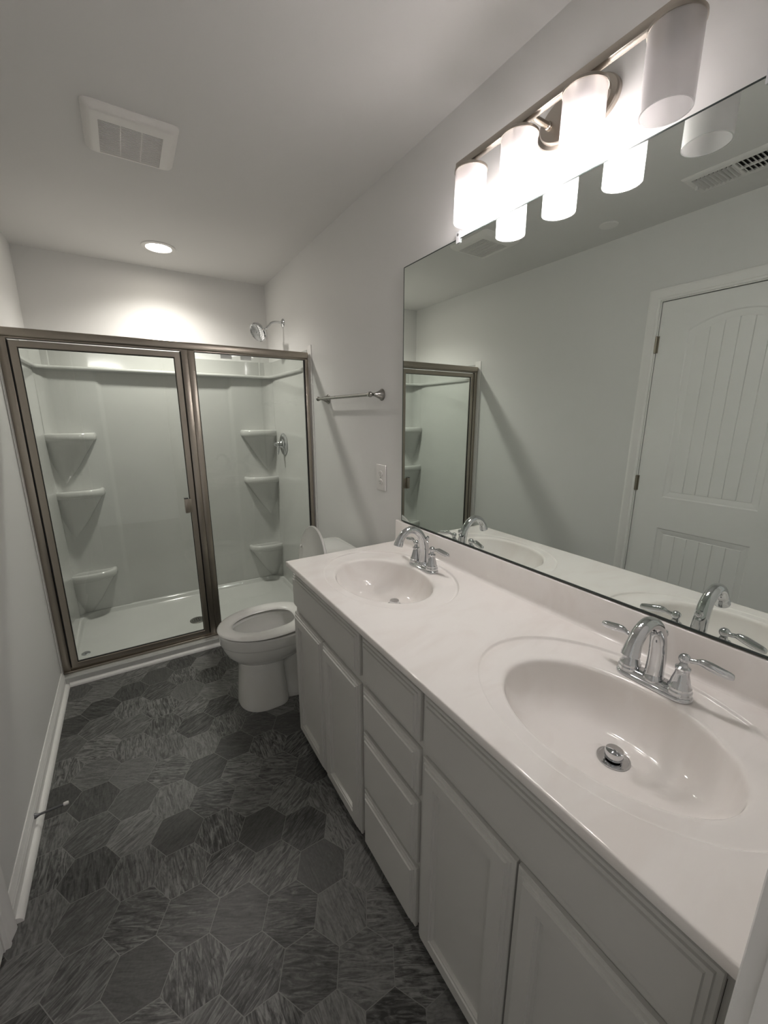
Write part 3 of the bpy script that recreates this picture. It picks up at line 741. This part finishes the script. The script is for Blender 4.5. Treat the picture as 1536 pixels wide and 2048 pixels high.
# ------------------------------------------------------------------ ceiling things
dl = thing('recessed_downlight', 'round lit recessed downlight in the ceiling above the shower', 'ceiling light', (-.762, 3.085, H))
b = B(); lathe(b, [(.095, 0), (.093, -.005), (.085, -.008), (.072, -.008), (.068, -.004), (.067, -.0005)], (-.762, 3.085, H), n=56, cap=False); obj('trim_ring', b, m_plast, dl)
b = B(); lathe(b, [(.0665, -.002), (.05, -.0026), (.001, -.003)], (-.762, 3.085, H), n=48); obj('lens', b, m_led, dl)
sl = bpy.data.lights.new('downlight_beam', 'SPOT'); sl.energy = SPOT; sl.spot_size = math.radians(142); sl.spot_blend = 1.0; sl.shadow_soft_size = .05; sl.color = (1, .955, .89)
so = bpy.data.objects.new('downlight_beam', sl); COL.objects.link(so); so.parent = dl; so.location = (0, 0, -.012)

fan = thing('exhaust_fan_grille', 'square off-white bathroom exhaust fan grille on the ceiling', 'vent', (-.92, 1.99, H))
fx0, fx1, fy0, fy1 = -1.066, -.772, 1.848, 2.150
gx0, gx1, gy0, gy1 = -1.020, -.822, 1.912, 2.120
b = B()
def rl(x0, x1, y0, y1, i, z, r=.02, n=4): return [b.verts.new(p) for p in rrect(x0+i, x1-i, y0+i, y1-i, max(r-i*.3, .002), z, n)]
P = [rl(fx0, fx1, fy0, fy1, i, H-z) for i, z in ((0, 0), (0, .003), (.010, .014), (.020, .020), (.026, .021))]
for a, c in zip(P, P[1:]): quad_strip(b, a, c)
op = [b.verts.new((x, y, H-.021)) for x, y in ((gx0, gy0), (gx1, gy0), (gx1, gy1), (gx0, gy1))]
fill(b, [P[-1], op])
dn = [b.verts.new((v_.co.x, v_.co.y, H-.012)) for v_ in op]; quad_strip(b, op, dn)
obj('cover', b, m_grille, fan, angle=30)
b = B(); box(b, gx0, gx1, gy0, gy1, H-.012, H-.011); obj('shade_backing', b, m_rubber_shade, fan, smooth=False)  # black sheet painted as shade so the slots between slats read dark
b = B(); n_ = 26
for i in range(n_):
    y = gy0+(gy1-gy0)*(i+.5)/n_; box(b, gx0, gx1, y-.0017, y+.0017, H-.0195, H-.0175)
for x in (gx0+(gx1-gx0)/3, gx0+2*(gx1-gx0)/3): box(b, x-.0015, x+.0015, gy0, gy1, H-.019, H-.0135)
obj('louvers', b, m_grille, fan, smooth=False)

cp = B(); lathe(cp, [(.047, 0), (.047, -.004), (.043, -.007), (.001, -.0075)], (-1.302, 1.466, H), n=40)
tag(obj('ceiling_disc', cp, m_plast, at=(-1.302, 1.466, H)), 'flat round white cover plate on the ceiling, seen in the mirror', 'cover plate')

rg = thing('air_register', 'long white air supply register on the ceiling, seen in the mirror', 'vent', (-1.25, .86, H))
rx0, rx1, ry0, ry1 = -1.345, -1.150, .670, 1.062
b = B()
P = [rl(rx0, rx1, ry0, ry1, i, H-z, .004, 2) for i, z in ((0, 0), (0, .002), (.006, .007), (.014, .008))]
for a, c in zip(P, P[1:]): quad_strip(b, a, c)
op = [b.verts.new((x, y, H-.008)) for x, y in ((rx0+.036, ry0+.028), (rx1-.036, ry0+.028), (rx1-.036, ry1-.028), (rx0+.036, ry1-.028))]
fill(b, [P[-1], op]); dn = [b.verts.new((v_.co.x, v_.co.y, H-.001)) for v_ in op]; quad_strip(b, op, dn)
obj('frame', b, m_plast, rg, angle=30)
b = B(); box(b, rx0+.036, rx1-.036, ry0+.028, ry1-.028, H-.0015, H-.0008); obj('duct_shade_sheet', b, m_rubber_shade, rg, smooth=False)  # black sheet stands for the shade of the duct above the louvers
b = B(); yy0, yy1 = ry0+.028, ry1-.028; ym = (yy0+yy1)/2+.02
n_ = 22
for i in range(n_):
    y = yy0+(yy1-yy0)*(i+.5)/n_; s = 1 if y < ym else -1
    xa, xb = rx0+.036, rx1-.036
    w_ = .0055
    pts = [(y-s*w_, H-.011), (y+s*w_, H-.003)] if s > 0 else [(y+w_*.6, H-.014), (y-w_*.6, H-.003)]
    (ya, za), (yb_, zb_) = pts
    q_ = [b.verts.new(p) for p in ((xa, ya, za), (xb, ya, za), (xb, yb_, zb_), (xa, yb_, zb_))]; r_ = [b.verts.new((v_.co.x, v_.co.y+.0012, v_.co.z)) for v_ in q_]
    b.faces.new(q_); b.faces.new(r_[::-1]); quad_strip(b, q_, r_)
box(b, rx0+.036, rx1-.036, ym-.004, ym+.004, H-.010, H-.002)
box(b, (rx0+rx1)/2-.0015, (rx0+rx1)/2+.0015, yy0, ym, H-.013, H-.002)
obj('louvers', b, m_plast, rg, smooth=False)
b = B(); box(b, (rx0+rx1)/2-.004, (rx0+rx1)/2+.004, ry1-.032, ry1-.020, H-.026, H-.006, .002); obj('damper_lever', b, m_plast, rg)

# ------------------------------------------------------------------ towel bar
tb = thing('towel_bar', 'satin nickel towel bar on the wall between shower and mirror', 'towel bar', (0, 2.04, 1.543))
xb_ = -.066
for y in (1.729, 2.347):
    b = B(); lathe(b, [(.028, 0), (.028, .003), (.024, .006), (.018, .018), (.012, .032), (.008, .043), (.0075, .052)], (0, y, 1.543), (-1, 0, 0), n=32); p_ = obj('mounting_post', b, m_bar, tb)
    b = B(); sphere(b, (xb_, y, 1.543), .0135, 22); obj('end_ball', b, m_bar, p_)
b = B(); tube(b, [(xb_, 1.729, 1.543), (xb_, 2.347, 1.543)], .0085, 20); obj('rail', b, m_bar, tb)

# ------------------------------------------------------------------ wall outlet
ou = thing('wall_outlet', 'white duplex wall outlet left of the mirror', 'outlet', (0, 1.733, 1.142))
b = B(); box(b, -.006, -.0003, 1.690, 1.777, 1.077, 1.207, .003, 3); obj('cover_plate', b, m_plast, ou)
for zc in (1.163, 1.121):
    b = B(); lathe(b, [(.0168, .0), (.0168, .002), (.0155, .003), (.001, .003)], (-.006, 1.7335, zc), n=32, sx=1, sy=.86, axes=(Vector((0, 1, 0)), Vector((0, 0, 1)), Vector((-1, 0, 0)))); rc = obj('receptacle', b, m_plast, ou)
    b = B(); box(b, -.0095, -.0088, 1.7395, 1.7412, zc-.002, zc+.006); box(b, -.0095, -.0088, 1.7258, 1.7275, zc-.002, zc+.006); lathe(b, [(.0022, 0), (.0022, .0005)], (-.009, 1.7335, zc-.008), (-1, 0, 0), n=12); obj('slots', b, m_dark, rc)
b = B(); lathe(b, [(.003, 0), (.0025, .001), (.001, .0012)], (-.006, 1.7335, 1.142), (-1, 0, 0), n=14); obj('screw', b, m_steel, ou)

# ------------------------------------------------------------------ door stop on the left baseboard
ds = thing('door_stop', 'dark rod door stop with white tip on the left baseboard', 'door stop', (-1.511, 1.655, .045))
b = B(); lathe(b, [(.010, 0), (.009, .004), (.0055, .012), (.0042, .016), (.0042, .086)], (-1.5115, 1.655, .045), (1, 0, .04), n=18); r_ = obj('rod', b, m_dsteel, ds); r_['label'] = 'dark steel rod'
b = B(); lathe(b, [(.006, 0), (.0065, .003), (.0065, .012), (.0045, .015)], (-1.428, 1.655, .0484), (1, 0, .04), n=18); r_ = obj('tip', b, m_plast, ds); r_['label'] = 'white rubber tip'

for o in bpy.data.objects:
    if '_o' in o: del o['_o']
